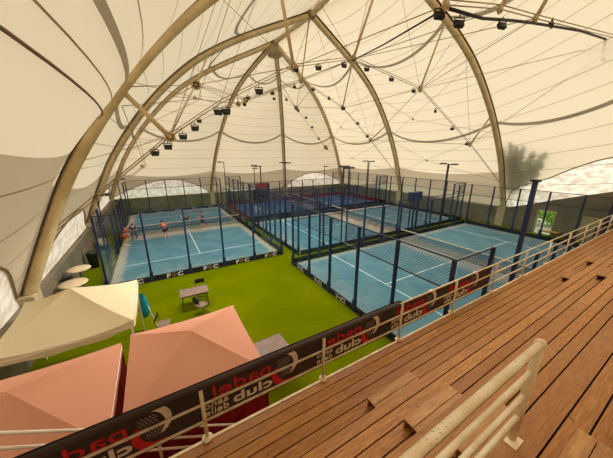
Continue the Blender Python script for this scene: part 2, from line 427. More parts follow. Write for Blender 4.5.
# bay: legs, scallop height q at mid-bay (0 = none), top q of the painted shade band at each leg, sheet base z
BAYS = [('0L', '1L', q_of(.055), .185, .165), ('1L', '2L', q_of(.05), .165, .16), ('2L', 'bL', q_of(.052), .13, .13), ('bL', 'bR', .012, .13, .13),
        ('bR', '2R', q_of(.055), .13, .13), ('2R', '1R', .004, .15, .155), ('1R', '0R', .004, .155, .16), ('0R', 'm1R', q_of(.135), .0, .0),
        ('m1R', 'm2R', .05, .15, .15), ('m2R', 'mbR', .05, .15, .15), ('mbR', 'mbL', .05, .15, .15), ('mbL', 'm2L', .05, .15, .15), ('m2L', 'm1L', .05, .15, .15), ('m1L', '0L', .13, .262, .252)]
SEAMS = [.05+.052*i for i in range(18)]
for (ka, kb, sq, ka_q, kb_q) in BAYS:
    A, B = LG[ka], LG[kb]
    SKEW[:] = [0, .16 if kb == 'm1R' else 0]; SAG[0] = .03 if (ka, kb) in (('0L', '1L'), ('1L', '2L')) else .085
    def low(t):
        if kb == 'm1R':
            K = [(0, 0), (.03, .06), (.1, .095), (.3, .121), (.46, .152), (.6, .17), (.75, .165), (.9, .08), (1, 0)]
            for (a, za), (b, zb) in zip(K, K[1:]):
                if t <= b+1e-9: return za+(zb-za)*(t-a)/(b-a)
        return sq*(1-(2*t-1)**2)
    mid = lambda t: max(low(t)+.004, ka_q+(kb_q-ka_q)*t-.02*math.sin(math.pi*t))
    ts = [i/NT_ for i in range(NT_+1)]
    up, sk, sh = MB(), MB(), MB()
    up.grid([[surf(A, B, t, mid(t)+(1-mid(t))*i/NQ) for t in ts] for i in range(NQ+1)])
    up.make('membrane_panel', 'membrane', ceil, True)
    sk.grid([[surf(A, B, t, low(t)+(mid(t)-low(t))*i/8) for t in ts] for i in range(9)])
    sk.make('membrane_shade_band', 'shade_and_cap' if ka_q > 0 else 'membrane', ceil, True)  # lower band of the same fabric, toned darker for shade
    # sheet closing the opening under the scalloped edge
    rows = []
    for i in range(7):
        row = []
        for t in ts:
            top = surf(A, B, t, low(t)); bot = A.f.lerp(B.f, t); bot.z = (rtop(bot.y) if bot.x > 29 else ZF)-.05
            out = Vector((bot.x-12.4, 0, 0)) if abs(bot.x-12.4) > 16.5 and bot.y < 37 and bot.y > -12.5 else Vector((0, bot.y-12.2, 0))
            top2 = top.copy(); p = top2.lerp(bot+out.normalized()*.12, 1-i/6); row.append(p)
        rows.append(row)
    sh.grid(rows); sh.make('clear_sheet', 'sheet', ceil, True)
    # rope along the scalloped edge
    MB().tube([surf(A, B, t, low(t)+.002, inset=-.28) for t in ts], .04, 6).make('edge_rope', 'clamp', ceil, True)
    # seams and belts: strips lying on the inner face
    for q in SEAMS:
        if ka == 'm1L' and .24 < q < .3: continue
        mb = MB(); rows = [[], []]
        for t in ts:
            if q < low(t)+.01: continue
            p = surf(A, B, t, q, inset=-.30); p2 = surf(A, B, t, q+.0012, inset=-.30)
            rows[0].append(p); rows[1].append(p2)
        if len(rows[0]) > 2: mb.grid(rows); mb.make('seam', 'seam', ceil, True)
    if ka == 'm1L':
        MB().tube([surf(A, B, t, .294, inset=-.27) for t in ts], .022, 6).make('edge_rope', 'clamp', ceil, True)
    for qb in (q_of(.25) if ka != 'm1L' else .335, q_of(.68)):
        mb = MB(); rows = [[], []]
        for i in range(25):
            t = i/24; dq = (-.055 if ka != 'm1L' else -.004)*4*t*(1-t)
            rows[0].append(surf(A, B, t, qb+dq, inset=-.27)); rows[1].append(surf(A, B, t, qb+dq+(.011 if ka != 'm1L' else .007), inset=-.27))
        mb.grid(rows).make('belt', 'belt', ceil, True)
# ridge panels between the two leg families along the top
for a, b in ((AP0, AP1), (AP1, AP2), (AP0, mir(AP1)), (mir(AP1), mir(AP2))):
    w = Vector((.6, 0, .1)); up_ = Vector((0, 0, .34))
    MB().grid([[a+up_-w, a+up_+Vector((0, 0, .12)), a+up_+Vector((w.x, 0, -w.z))+Vector((0, 0, w.z-.1))], [b+up_-w, b+up_+Vector((0, 0, .12)), b+up_+Vector((.6, 0, 0))]]).make('ridge_strip', 'membrane', ceil, True)

# arches and ribs, each with its tube, clamp strip, struts, plates and cables
def inward(p):
    c = Vector((12.4, p.y, 4)); return (c-p).normalized()
def arch_thing(name, legs, label, cat, r, clamp_w, struts=(), group=None):
    base = legs[0].f
    th = thing(name, base, label, cat, group)
    for lg in legs:
        pts = [lg.at(i/48) for i in range(49)]
        MB().tube(pts, r, 12).make('arch_tube', 'arch', th, True)
        mb = MB(); rows = [[], [], []]
        for i, p in enumerate(pts):
            d = (pts[min(i+1, 48)]-pts[max(i-1, 0)]).normalized(); n = inward(p); s = d.cross(n).normalized()
            n2 = s.cross(d).normalized()
            if n2.dot(n) < 0: n2 = -n2
            b = p-n2*(r*1.02)
            rows[0].append(b-s*clamp_w); rows[1].append(b-n2*.05); rows[2].append(b+s*clamp_w)
        mb.grid(rows).make('clamp_strip', 'clamp', th, True)
        f = lg.f; MB().box(f.x-.3, f.y-.35, -.0, f.x+.3, f.y+.35, ZF+.25).make('foot_pedestal', 'concrete', th, bevel=.03)
    for (p, q, rr) in struts:
        MB().tube([p, q], rr, 8).make('strut', 'arch', th, True)
    return th
def plate(th, p, s=.28):
    p = Vector(p); mb = MB()
    for a in (0, R(60), R(120)):
        mb.obox(p, (math.cos(a)*s, 0, math.sin(a)*s), (0, .03, 0), (-math.sin(a)*s*.45, 0, math.cos(a)*s*.45))
    mb.ball(p, .1, .1, .1)
    return mb.make('node_plate', 'plate', th)
def cable(th, pts, r=.018, mat='cable'):
    return MB().tube(pts, r, 5).make('tie_cable', mat, th, True)

V = Vector
# nodes of the hanging cable polygons
N0 = [V(p) for p in ((.82, 12.2, 7.54), (2.9, 12.2, 8.95), (6.5, 12.2, 10.85), (10.1, 12.2, 11.75), (15.8, 12.2, 10.95), (22.8, 12.2, 7.65))]
N1 = [V(p) for p in ((1.3, 20.3, 8.0), (3.25, 19.6, 11.2), (6.5, 19.6, 10.6), (11.1, 19.6, 12.4), (15.5, 19.9, 10.85), (19.7, 20.5, 8.25))]
N2 = [V(p) for p in ((8.2, 27, 11.6), (12.4, 26.4, 13.2), (14.4, 26.6, 11.7), (18.3, 26.6, 7.7))]
NM = [V(p) for p in ((-9, 0, 0), (7.4, 5.2, 10.7), (10.5, 5.4, 11.4), (13.05, 5.4, 11.7), (22.3, 5.0, 12.6), (24.5, 4.6, 9.5))]
A0L, A0R, A1L, A1R = LG['0L'], LG['0R'], LG['1L'], LG['1R']
th0 = arch_thing('roof_arch', [A0L, A0R], 'thickest beige tubular roof arch, nearest to the viewer, both feet in view', 'roof arch', .2, .22, [
    (A0L.at(q_of(.245)), N0[0], .09), (A0L.at(q_of(.63)), N0[2], .08), (A0R.at(.985), N0[3], .07), (A0R.at(q_of(.69)), N0[4], .06), (A0R.at(q_of(.285)), N0[5], .07)])
th1 = arch_thing('roof_arch', [A1L, A1R], 'second beige roof arch, meeting the ridge at the upper middle of the view', 'roof arch', .21, .26, [
    (A1L.at(q_of(.28)), N1[0], .07), (A1L.at(q_of(.55)), N1[1], .06), (A1L.at(.995), N1[3], .06), (A1R.at(q_of(.69)), N1[4], .06), (A1R.at(q_of(.29)), N1[5], .06)])
th2 = arch_thing('hip_rib', [LG['2L']], 'beige corner rib running down to the far corner behind the players', 'roof rib', .21, .24)
th2r = arch_thing('hip_rib', [LG['2R']], 'beige corner rib running down to the far right corner of the hall', 'roof rib', .21, .24)
th3 = arch_thing('end_rib', [LG['bL']], 'beige end rib landing on the far wall beside the court with players', 'roof rib', .19, .26)
th4 = arch_thing('end_rib', [LG['bR']], 'beige end rib landing on the middle of the far wall', 'roof rib', .19, .26)
thm = arch_thing('roof_arch', [LG['m1L'], LG['m1R']], 'beige roof arch passing over the wooden terrace', 'roof arch', .21, .26, [
    (NM[1]+V((.3, .2, 4.6)), NM[1], .05), (LG['m1R'].at(.93), NM[3], .07), (LG['m1L'].at(.97), NM[2], .05)])
ridge = thing('ridge_beam', AP0, 'beige ridge tube joining the tops of the arches', 'roof beam')
MB().tube([mir(AP2), mir(AP1), AP0, AP1, AP2], .2, 10).make('ridge_tube', 'arch', ridge, True)
mb = MB()
for p in (AP1, AP2): mb.ball(p, .42, .42, .3)
mb.make('joint_casting', 'clamp', ridge, True)
cone = MB().lathe(AP2+V((0, 0, -1.5)), [(.75, .35), (.55, .7), (.4, 1.2), (.3, 1.5)], 16).make('apex_cap', 'shade_and_cap', ridge, True)
for th, ns, legs in ((th0, N0, (A0L, A0R)), (th1, N1, (A1L, A1R)), (thm, NM[1:5], (LG['m1L'], LG['m1R']))):
    for p in ns:
        if p is not N0[1]: plate(th, p, (.3 if p is N1[1] else .2) if th is not thm else .13)
    chain = [legs[0].at(.1)]+ns+[legs[1].at(.1)]
    if th is thm: chain = ns
    for a, b in zip(chain, chain[1:]):
        for dz in (0, .12): cable(th, [a+V((0, 0, dz)), b+V((0, 0, dz))], .018)
    for i, p in enumerate(ns if th is not thm else []):      # fan of thin ties up to the arch
        lg = legs[0] if p.x < 12.4 else legs[1]
        s = (p.x-lg.f.x)/(12.4-lg.f.x)
        for ds in (-.18, .16):
            cable(th, [p, lg.at(q_of(max(.04, min(.99, s+ds))))], .011)
for p in N2: plate(th4, p, .24)
for a, b in zip([LG['2L'].at(.25)]+N2, N2+[LG['2R'].at(.2)]): cable(th4, [a, b], .022)
for a, b in ((N2[1], AP2), (N2[0], LG['bL'].at(.62)), (N2[2], LG['bR'].at(.75)), (N2[3], LG['2R'].at(.33)), (N2[0], LG['2L'].at(.55)), (N2[2], LG['2R'].at(.7))):
    cable(th4, [a, b], .03)
# long ties between the polygons of neighbouring arches
for a, b in ((N0[0], N1[1]), (N0[1], N1[0]), (N0[2], N1[1]), (N0[2], N1[3]), (N0[3], N1[3]), (N0[3], N1[4]), (N0[4], N1[4]), (N0[4], N1[5]), (N0[5], N1[5]), (N0[3], N1[2])):
    cable(th1, [a, b], .02)
for a, b in ((N1[1], N2[0]), (N1[3], N2[1]), (N1[3], N2[2]), (N1[4], N2[2]), (N1[5], N2[3]), (N1[2], N2[0]), (N1[1], A0L.at(q_of(.25))), (N1[1], LG['2L'].at(q_of(.4)))):
    cable(th4, [a, b], .02)
for a, b in ((N0[3], NM[3]), (N0[3], NM[2]), (N0[2], NM[1]), (N0[4], NM[4]), (N0[4], NM[3]), (N0[4], A0R.at(q_of(.55))), (N0[5], NM[4])):
    cable(th0, [a, b], .016)
# cross nodes on long diagonal ties between the arch feet (thin X ties under the membrane)
for A, B in ((A0R, A1R), (A1R, LG['2R']), (A0L, A1L)):
    for qa, qb in ((.12, .33), (.33, .12), (.33, .6), (.6, .33)):
        pa, pb = A.at(qa)+inward(A.at(qa))*.3, B.at(qb)+inward(B.at(qb))*.3
        m = pa.lerp(pb, .5)+inward(pa.lerp(pb, .5))*1.6
        cable(th1, [pa, m, pb], .014)
    for q in (.22, .46):
        p = A.at(q).lerp(B.at(q), .5); plate(th1, p+inward(p)*1.9, .1)
pc = MB().tube([NM[1]+V((.1, 0, -.05)), V((9.6, 5.4, 10.95)), V((11.5, 5.4, 11.3)), NM[3]+V((0, 0, -.15)), V((17.5, 5.4, 12.2)), V((22.6, 5.4, 12.7))], .045, 6).make('power_cable', 'blackrubber', None, True)
tag(pc, 'thick black power cable slung along the floodlights at upper right', 'cable')
pc2 = MB().tube([N0[3]+V((0, 0, -.05)), N0[3].lerp(NM[1], .5)+V((0, 0, -.12)), NM[1]+V((.1, 0, -.02))], .028, 6).make('power_cable', 'blackrubber', None, True)
tag(pc2, 'thin black power cable running up from the arch row to the nearest row', 'cable')

# ------------------------------------------------------------------ floodlights slung under the cables
def floodlight(p, label, group, size=1., yaw=0):
    p = V(p); th = thing('floodlight', p, label, 'floodlight', group)
    c, s = math.cos(yaw), math.sin(yaw); X = V((c, s, 0)); Y = V((-s, c, 0)); tilt = R(25)
    fw = Y*math.cos(tilt)-V((0, 0, 1))*math.sin(tilt); upv = Y*math.sin(tilt)+V((0, 0, 1))*math.cos(tilt)
    MB().obox(p, X*.24*size, fw*.1*size, upv*.16*size).make('housing', 'black', th, bevel=.02)
    MB().obox(p+fw*.105*size, X*.2*size, fw*.008, upv*.12*size).make('lens', 'lens', th)
    mb = MB()
    for sx in (-1, 1): mb.tube([p+X*.26*size*sx, p+X*.26*size*sx+V((0, 0, .25*size))], .018, 5)
    mb.tube([p-X*.26*size+V((0, 0, .25*size)), p+X*.26*size+V((0, 0, .25*size))], .018, 5); mb.tube([p+V((0, 0, .25*size)), p+V((0, 0, .42*size))], .018, 5)
    mb.make('bracket', 'black', th)
ROWS = {
 'under the thickest arch': [(.2, 12.2, 6.9), (.7, 12.2, 7.15), (1.3, 12.2, 7.55), (1.8, 12.2, 7.9), (2.8, 12.2, 8.6), (3.15, 12.2, 8.65), (4.7, 12.2, 9.6), (6.6, 12.2, 10.75), (7.9, 12.2, 11.0), (9.5, 12.2, 11.35), (11.1, 12.2, 11.4), (13.1, 12.2, 11.15), (15.2, 12.2, 10.75), (17.7, 12.2, 9.75), (20.0, 12.2, 8.7), (22.3, 12.2, 7.65)],
 'under the second arch': [(3.2, 19.6, 9.0), (6.4, 19.6, 10.3), (6.7, 19.6, 10.75), (8.6, 19.6, 11.25), (10.5, 19.6, 11.9), (12.2, 19.6, 11.9), (13.8, 19.6, 11.4), (15.4, 19.6, 10.75), (17.1, 19.6, 9.6), (18.4, 19.6, 8.5)],
 'at the far end of the roof': [(11.8, 26.5, 12.3), (13.2, 26.5, 12.35), (14.6, 26.5, 11.4), (15.6, 26.5, 10.75), (16.4, 26.5, 9.8), (17.3, 26.5, 8.6), (18.5, 26.5, 7.5)],
 'in the nearest row at upper right': [(7.45, 5.4, 10.55), (8.4, 5.4, 10.55), (10.8, 5.4, 11.0), (14.5, 5.4, 11.8), (22.6, 5.4, 12.2)]}
for rn, pts in ROWS.items():
    for i, p in enumerate(pts):
        big = .66 if (rn.startswith('under the thick') and i in (4, 5, 6)) else (.56 if not rn.startswith('in') else .6)
        floodlight(p, 'black floodlight hanging %s, %s from the left' % (rn, ORD[i]), 'floodlights '+rn, big, R(random.uniform(-25, 25)))

# ------------------------------------------------------------------ padel courts
def court(o, along, mat, who, post_mat='post', kick='board', low_poles=(), kick_h=.34):
    """o: lower-left corner on the floor; along 'v' (10 x 20) or 'u' (20 x 10)"""
    ox, oy = o; W, D = (10, 20) if along == 'v' else (20, 10)
    cx, cy = ox+W/2, oy+D/2
    sname = thing('court_surface', (cx, cy, 0), 'blue carpet with white lines of '+who, 'court surface', 'court surfaces')
    rz = 0 if along == 'v' else R(90)
    sname.rotation_euler = (0, 0, rz)
    def loc(name, mb, m):
        me = bpy.data.meshes.new(name); me.from_pydata(mb.v, [], mb.f); me.materials.append(M[m]); ob = bpy.data.objects.new(name, me)
        COL.objects.link(ob); ob.parent = sname; return ob
    loc('carpet', MB().box(-5, -10, 0, 5, 10, .02), mat)
    mb = MB()
    for y in (-6.95, 6.95): mb.box(-5, y-.035, .02, 5, y+.035, .026)
    mb.box(-.035, -6.95, .02, .035, 6.95, .0265)
    loc('line_markings', mb, 'line')
    # net
    net = thing('court_net', (cx, cy, 0), 'low dark net with pale tape across '+who, 'net', 'court nets')
    if along == 'v': a, b = V((ox+.05, cy, 0)), V((ox+W-.05, cy, 0))
    else: a, b = V((cx, oy+.05, 0)), V((cx, oy+D-.05, 0))
    dn = (b-a).normalized(); nn = V((-dn.y, dn.x, 0))
    MB().quad(a+V((0, 0, .04)), b+V((0, 0, .04)), b+V((0, 0, .9)), a+V((0, 0, .9))).make('net_mesh', 'net', net)
    MB().obox((a+b)/2+V((0, 0, .9)), (b-a)/2, nn*.015, (0, 0, .035)).make('net_tape', 'tape', net)
    for p in (a, b): MB().tube([p, p+V((0, 0, .95))], .05, 8).make('net_post', 'post', net)
    # enclosure
    en = thing('court_enclosure', (ox, oy, 0), 'blue posts, glass and wire mesh fence around '+who, 'court fence', 'court fences')
    sides = [('end' if along == 'v' else 'side', V((ox, oy, 0)), V((1, 0, 0)), W), ('end' if along == 'v' else 'side', V((ox, oy+D, 0)), V((1, 0, 0)), W),
             ('side' if along == 'v' else 'end', V((ox, oy, 0)), V((0, 1, 0)), D), ('side' if along == 'v' else 'end', V((ox+W, oy, 0)), V((0, 1, 0)), D)]
    poles = []
    for si, (kind, p0, d, L) in enumerate(sides):
        n = round(L/2); out = V((d.y, -d.x, 0)) if si in (0, 3) else V((-d.y, d.x, 0))
        if si == 2: out = V((-1, 0, 0))
        if si == 3: out = V((1, 0, 0))
        hs = [4.0]*(n+1) if kind == 'end' else [4.0, 4.0]+[3.0]*(n-3)+[4.0, 4.0]
        for i in range(n+1):
            if kind == 'side' and i in (0, n): continue      # corner posts belong to the end walls
            p = p0+d*(2*i)+out*.06
            if kind == 'side' and i in (2, n-2):
                inside = along == 'u' and si == 0 and oy < 10
                poles.append((p0+d*(2*i)+out*(.06 if inside else (-.25 if oy > 25 and si == 1 else .25)), out, d)); continue
            h = hs[i]
            mb = MB().obox(p+V((0, 0, h/2)), d*.05, out*.055, (0, 0, h/2))
            pe = mb.make('post', post_mat, en)
            MB().obox(p+out*.03+V((0, 0, .3)), d*.085, out*.07, (0, 0, .3)).make('post_foot', post_mat, pe)
        for i in range(n):
            a, b = p0+d*(2*i+.06), p0+d*(2*i+1.94)
            h = 4.0 if kind == 'end' else min(hs[i], hs[i+1])
            gl = 3.0 if kind == 'end' else (3.0 if i in (0, n-1) else (2.0 if i in (1, n-2) else 0))
            if gl: MB().quad(a+V((0, 0, .03)), b+V((0, 0, .03)), b+V((0, 0, gl)), a+V((0, 0, gl))).make('glass_panel', 'glass', en)
            if h > gl:
                q = out*.05
                MB().quad(a+q+V((0, 0, max(gl, .03))), b+q+V((0, 0, max(gl, .03))), b+q+V((0, 0, h)), a+q+V((0, 0, h))).make('mesh_panel', 'mesh', en)
        # rails
        mb = MB(); 
        if kind == 'end':
            for z in (3.0, 3.98): mb.obox(p0+d*L/2+out*.05+V((0, 0, z)), d*L/2, out*.02, (0, 0, .02))
        else:
            mb.obox(p0+d*L/2+out*.05+V((0, 0, 2.98)), d*L/2, out*.02, (0, 0, .02))
            for e in (d*1, d*(L-1)): mb.obox(p0+e+out*.05+V((0, 0, 3.98)), d*1, out*.02, (0, 0, .02))
        mb.make('top_rail', 'pole', en)
        kb = MB().obox(p0+d*L/2+out*.13+V((0, 0, kick_h/2)), d*L/2, out*.012, (0, 0, kick_h/2)).make('kick_board', 'board' if si == 0 else kick, en)
        yield_boards.append((who, si, p0, d, out, L, kb))
    return poles
yield_boards = []
WHO = {'A': 'the court at left where people play', 'C': 'the court right below the terrace', 'B': 'the middle court behind the nearest one', 'D': 'the farthest court with red boards'}
P = {}
P['A'] = court((-2.86, 15.7), 'v', 'court', WHO['A'])
P['C'] = court((7.12, 3.65), 'u', 'courtc', WHO['C'])
P['B'] = court((8.2, 14.9), 'u', 'court', WHO['B'])
P['D'] = court((8.4, 25.8), 'u', 'courtd', WHO['D'], kick='redboard', kick_h=.55)
POLELAB = {'A': ['black lamp pole at left court, near corner by the low wall', 'black lamp pole at left court, far corner by the low wall', 'black lamp pole on the alley side of the left court, nearer one', 'black lamp pole on the alley side of the left court, farther one'],
 'C': ['tall thick blue pole rising just behind the terrace railing', 'thick blue pole at the far right end of the nearest court', 'lamp pole between the two nearest courts, left pair', 'lamp pole between the two nearest courts, right pair'],
 'B': ['middle court lamp pole on its near side, towards the alley', 'middle court lamp pole on its near side, towards the right wall', 'middle court lamp pole on its far side, towards the alley', 'middle court lamp pole on its far side, towards the right wall'],
 'D': ['farthest court lamp pole on its near side, left', 'farthest court lamp pole on its near side, right', 'farthest court lamp pole by the far wall, left', 'farthest court lamp pole by the far wall, right']}
for k, ps in P.items():
    for i, (p, out, d) in enumerate(ps):
        left = k == 'A' and out.x < 0
        big = k == 'C' and out.y < 0
        h = 4.5 if left else (5.0 if k == 'D' and p.y > 33 else 6.0)
        th = thing('lamp_pole', p, POLELAB[k][i], 'lamp pole', 'court lamp poles')
        w = .075 if big else .042
        MB().obox(p+V((0, 0, h/2)), d*w, out*w*.8, (0, 0, h/2)).make('pole', 'post' if big else 'pole', th)
        if big: MB().obox(p+V((0, 0, h+.01)), d*.12, out*.12, (0, 0, .04)).make('cap', 'pole', th)
        else: MB().obox(p+V((0, 0, h-.02))-out*.25, d*.06, out*.32, (0, 0, .03)).make('arm', 'pole', th)
        for sx in ((-.22, .22) if not big else ()):
            lh = MB().obox(p+V((0, 0, h+.02))-out*.5+d*sx, d*.18, out*.14, (0, 0, .05)).make('lamp_head', 'black', th, bevel=.01)
            MB().obox(p+V((0, 0, h-.035))-out*.5+d*sx, d*.15, out*.11, (0, 0, .006)).make('lens', 'lens', lh)

def text_mesh(name, body, size, mat, parent, origin, xdir, zdir, thick=.006, bold=.0, align='CENTER', fit=None):
    cu = bpy.data.curves.new(name, 'FONT'); cu.body = body; cu.size = size; cu.align_x = align; cu.extrude = thick; cu.offset = bold
    tmp = bpy.data.objects.new('tmp', cu); COL.objects.link(tmp)
    dg = bpy.context.evaluated_depsgraph_get(); me = bpy.data.meshes.new_from_object(tmp.evaluated_get(dg))
    bpy.data.objects.remove(tmp); bpy.data.curves.remove(cu)
    me.name = name
    if fit:
        xs = [v.co.x for v in me.vertices]; ys = [v.co.y for v in me.vertices]
        w, h = max(xs)-min(xs), max(ys)-min(ys)
        for v in me.vertices: v.co.x = (v.co.x-min(xs))*fit[0]/w; v.co.y = (v.co.y-min(ys))*fit[1]/h
    X, Y = V(xdir).normalized(), V(zdir).normalized(); Z = X.cross(Y)
    for v in me.vertices:
        c = v.co.copy(); v.co = X*c.x+Y*c.y+Z*c.z
    me.materials.clear(); me.materials.append(M[mat])
    o = bpy.data.objects.new(name, me); COL.objects.link(o)
    if parent is not None: o.parent = parent
    o.location = V(origin)-parent_world(parent); return o

for (who, si, p0, d, out, L, kb) in yield_boards:
    if who == WHO['A'] and si == 0:
        for i in range(5):
            c = p0+d*(2*i+1.15)+out*.15+V((0, 0, .04))
            text_mesh('lettering', 'F', .3, 'letter', kb, c-d*.42, d, (0, 0, 1), .004, .012, fit=(.2, .25))
            text_mesh('lettering', 'C', .3, 'letter', kb, c+d*.14, d, (0, 0, 1), .004, .012, fit=(.3, .25))
            mb = MB(); cc = c-d*.04+V((0, 0, .125))
            for k in range(10):
                a = 2*math.pi*k/10
                mb.obox(cc+d*.1*math.cos(a)+V((0, 0, .11*math.sin(a))), d*.02, out*.004, (0, 0, .02))
            for k in range(3): mb.obox(cc+V((0, 0, .05*(k-1))), d*.045, out*.004, (0, 0, .012))
            mb.make('emblem', 'orange', kb)
    if who == WHO['A'] and si == 1:
        for i in range(5):
            text_mesh('lettering', 'FC', .25, 'letter', kb, p0+d*(2*i+.7)+out*.11+V((0, 0, .06)), d, (0, 0, 1), .004, .01, fit=(.65, .22))
    if who == WHO['C'] and si == 2:
        for i in range(5):
            c = p0+d*(2*i+.95)+out*.15+V((0, 0, .17)); mb = MB()
            for r_ in range(3):
                for k in range(9):
                    if (r_*5+k*3) % 7 in (1, 4): continue
                    mb.obox(c+d*(k-4)*.085+V((0, 0, (r_-1)*.09)), d*.027, out*.004, (0, 0, .026))
            mb.make('dotted_lettering', 'letter', kb)
    if who == WHO['A'] and si == 3:
        for i in range(9):
            c = p0+d*(2*i+1.2)+out*.15+V((0, 0, .06))
            text_mesh('lettering', 'FC', .25, 'letter', kb, c+d*.0, d, (0, 0, 1), .004, .01, fit=(.7, .22))

# dark score box on the fence between the two near courts, red and black board beyond the alley
th = thing('score_box', (19.2, 14.2, 0), 'dark blue box on legs standing between the near and middle courts', 'box')
MB().box(18.75, 14.05, 2.95, 20.1, 14.5, 3.75).make('box_body', 'post', th, bevel=.02)
for x in (18.9, 19.95): MB().box(x-.04, 14.2, 0, x+.04, 14.28, 2.95).make('leg', 'post', th)
th = thing('notice_board', (9.2, 25.55, 0), 'black board with a red top standing between the middle and farthest courts', 'board')
MB().box(8.7, 25.5, 1.9, 10.4, 25.58, 3.3).make('panel', 'board', th); MB().box(8.9, 25.44, 3.35, 10.2, 25.58, 4.0).make('red_sign', 'redboard', th)
for x in (8.8, 10.3): MB().box(x-.04, 25.5, 0, x+.04, 25.58, 3.35).make('leg', 'board', th)
MB().box(8.75, 25.46, .9, 9.05, 25.5, 1.7).make('white_notice', 'letter', th)

# ------------------------------------------------------------------ players
def person(x, y, heading, label, lean=0., crouch=0., shirt='tblack', shorts='tnavy', trousers=False, racket=False, arms='down', turn=0):
    th = thing('person', (x, y, .021), label, 'person', 'players on the left court'); th.rotation_euler = (0, 0, heading)
    hip = .93-crouch*.22
    cl, sl = math.cos(lean), math.sin(lean)
    def T(px, py, pz):       # torso points, leaning forward (+y) about the hips
        dz = pz-hip0; return V((px, py*cl+dz*sl, hip+dz*cl-py*sl))
    hip0 = .93
    J = {'pel': V((0, 0, hip)), 'bel': T(0, 0, 1.12), 'che': T(0, .01, 1.34), 'nek': T(0, 0, 1.5)}
    hd = T(0, .04, 1.66)
    E = [('pel', 'bel'), ('bel', 'che'), ('che', 'nek')]
    RD = {'pel': (.145, .11), 'bel': (.14, .1), 'che': (.155, .11), 'nek': (.06, .06)}
    for s, n in ((-1, 'l'), (1, 'r')):
        kn = .5-crouch*.06
        J['hi'+n] = V((s*.1, 0, hip-.06)); J['kn'+n] = V((s*.14, .06+crouch*.22+(.06*s), kn)); J['an'+n] = V((s*.16, -.04+.1*s, .09)); J['to'+n] = V((s*.18, .14+.1*s, .04))
        J['sh'+n] = T(s*.19, 0, 1.42)
        E += [('pel', 'hi'+n), ('hi'+n, 'kn'+n), ('kn'+n, 'an'+n), ('an'+n, 'to'+n), ('che', 'sh'+n)]
        RD.update({'hi'+n: (.095, .095), 'kn'+n: (.062, .062), 'an'+n: (.04, .042), 'to'+n: (.035, .028), 'sh'+n: (.07, .065)})
        if arms == 'down': el, wr = J['sh'+n]+V((s*.06, .02, -.28)), J['sh'+n]+V((s*.05, .16, -.5))
        else: el, wr = J['sh'+n]+V((s*.1, .12, -.24)), J['sh'+n]+V((s*-.02, .36, -.3))
        J['el'+n], J['wr'+n] = el, wr; hn = wr+(wr-el).normalized()*.09; J['ha'+n] = hn
        E += [('sh'+n, 'el'+n), ('el'+n, 'wr'+n), ('wr'+n, 'ha'+n)]; RD.update({'el'+n: (.045, .045), 'wr'+n: (.03, .03), 'ha'+n: (.038, .024)})
        dr = (wr-el).normalized(); side = V((1, 0, 0))-dr*dr.x; side.normalize()
        for k in range(4):
            a = hn+side*(k-1.5)*.019; J['f%d%s' % (k, n)] = a+dr*.05; J['g%d%s' % (k, n)] = a+dr*(.085-.01*abs(k-1.3))+V((0, .02, 0))
            E += [('ha'+n, 'f%d%s' % (k, n)), ('f%d%s' % (k, n), 'g%d%s' % (k, n))]; RD['f%d%s' % (k, n)] = (.009, .009); RD['g%d%s' % (k, n)] = (.008, .008)
        J['t'+n] = wr+dr*.04-side*.05*s+V((0, .02, 0)); J['u'+n] = J['t'+n]+dr*.045; E += [('wr'+n, 't'+n), ('t'+n, 'u'+n)]; RD['t'+n] = (.012, .012); RD['u'+n] = (.009, .009)
    def skin(name, names, edges, mat, grow=1., parent=th, extra=None):
        idx = {k: i for i, k in enumerate(names)}
        me = bpy.data.meshes.new(name); me.from_pydata([J[k] for k in names], [(idx[a], idx[b]) for a, b in edges], [])
        o = bpy.data.objects.new(name, me); COL.objects.link(o); o.parent = parent; me.materials.append(M[mat])
        o.modifiers.new('skin', 'SKIN').use_smooth_shade = True
        for k in names:
            r = RD[k]; me.skin_vertices[0].data[idx[k]].radius = (r[0]*grow, r[1]*grow)
        me.skin_vertices[0].data[0].use_root = True
        ss = o.modifiers.new('sub', 'SUBSURF'); ss.levels = 1; ss.render_levels = 1
        return o
    body = skin('body', list(J), E, 'skin')
    # head belongs to the body mesh's figure: neck-joined ball with nose, ears
    hm = MB().ball(hd, .078, .098, .12, 12, 9); hm.ball(hd+V((0, .1, -.01)), .014, .02, .02, 6, 5)
    for s in (-1, 1): hm.ball(hd+V((s*.08, 0, -.01)), .012, .022, .03, 6, 5)
    hm.tube([J['nek'], hd+V((0, -.01, -.05))], .052, 8)
    bm = hm
    me = bpy.data.meshes.new('head'); me.from_pydata(bm.v, [], bm.f); me.materials.append(M['skin']); ho = bpy.data.objects.new('head', me); COL.objects.link(ho); ho.parent = th
    fm = MB()
    for s in (-1, 1): fm.ball(hd+V((s*.03, .09, .012)), .012, .008, .009, 6, 5)
    fm.obox(hd+V((0, .09, -.06)), (.022, 0, 0), (0, .006, 0), (0, 0, .005))
    me = bpy.data.meshes.new('eyes_and_mouth'); me.from_pydata(fm.v, [], fm.f); me.materials.append(M['hair']); fo = bpy.data.objects.new('eyes_and_mouth', me); COL.objects.link(fo); fo.parent = ho
    hr = MB().ball(hd+V((0, -.02, .03)), .088, .1, .11, 12, 8)
    me = bpy.data.meshes.new('hair'); me.from_pydata(hr.v, [], hr.f); me.materials.append(M['hair']); o = bpy.data.objects.new('hair', me); COL.objects.link(o); o.parent = ho
    mids = {}
    for n in 'lr':
        J['su'+n] = J['sh'+n].lerp(J['el'+n], .75); RD['su'+n] = (.06, .06)
        J['kt'+n] = J['hi'+n].lerp(J['kn'+n], .8) if not trousers else J['kn'+n]; RD['kt'+n] = (.085, .085)
        J['ct'+n] = J['an'+n]+V((0, 0, .04)); RD['ct'+n] = (.06, .06)
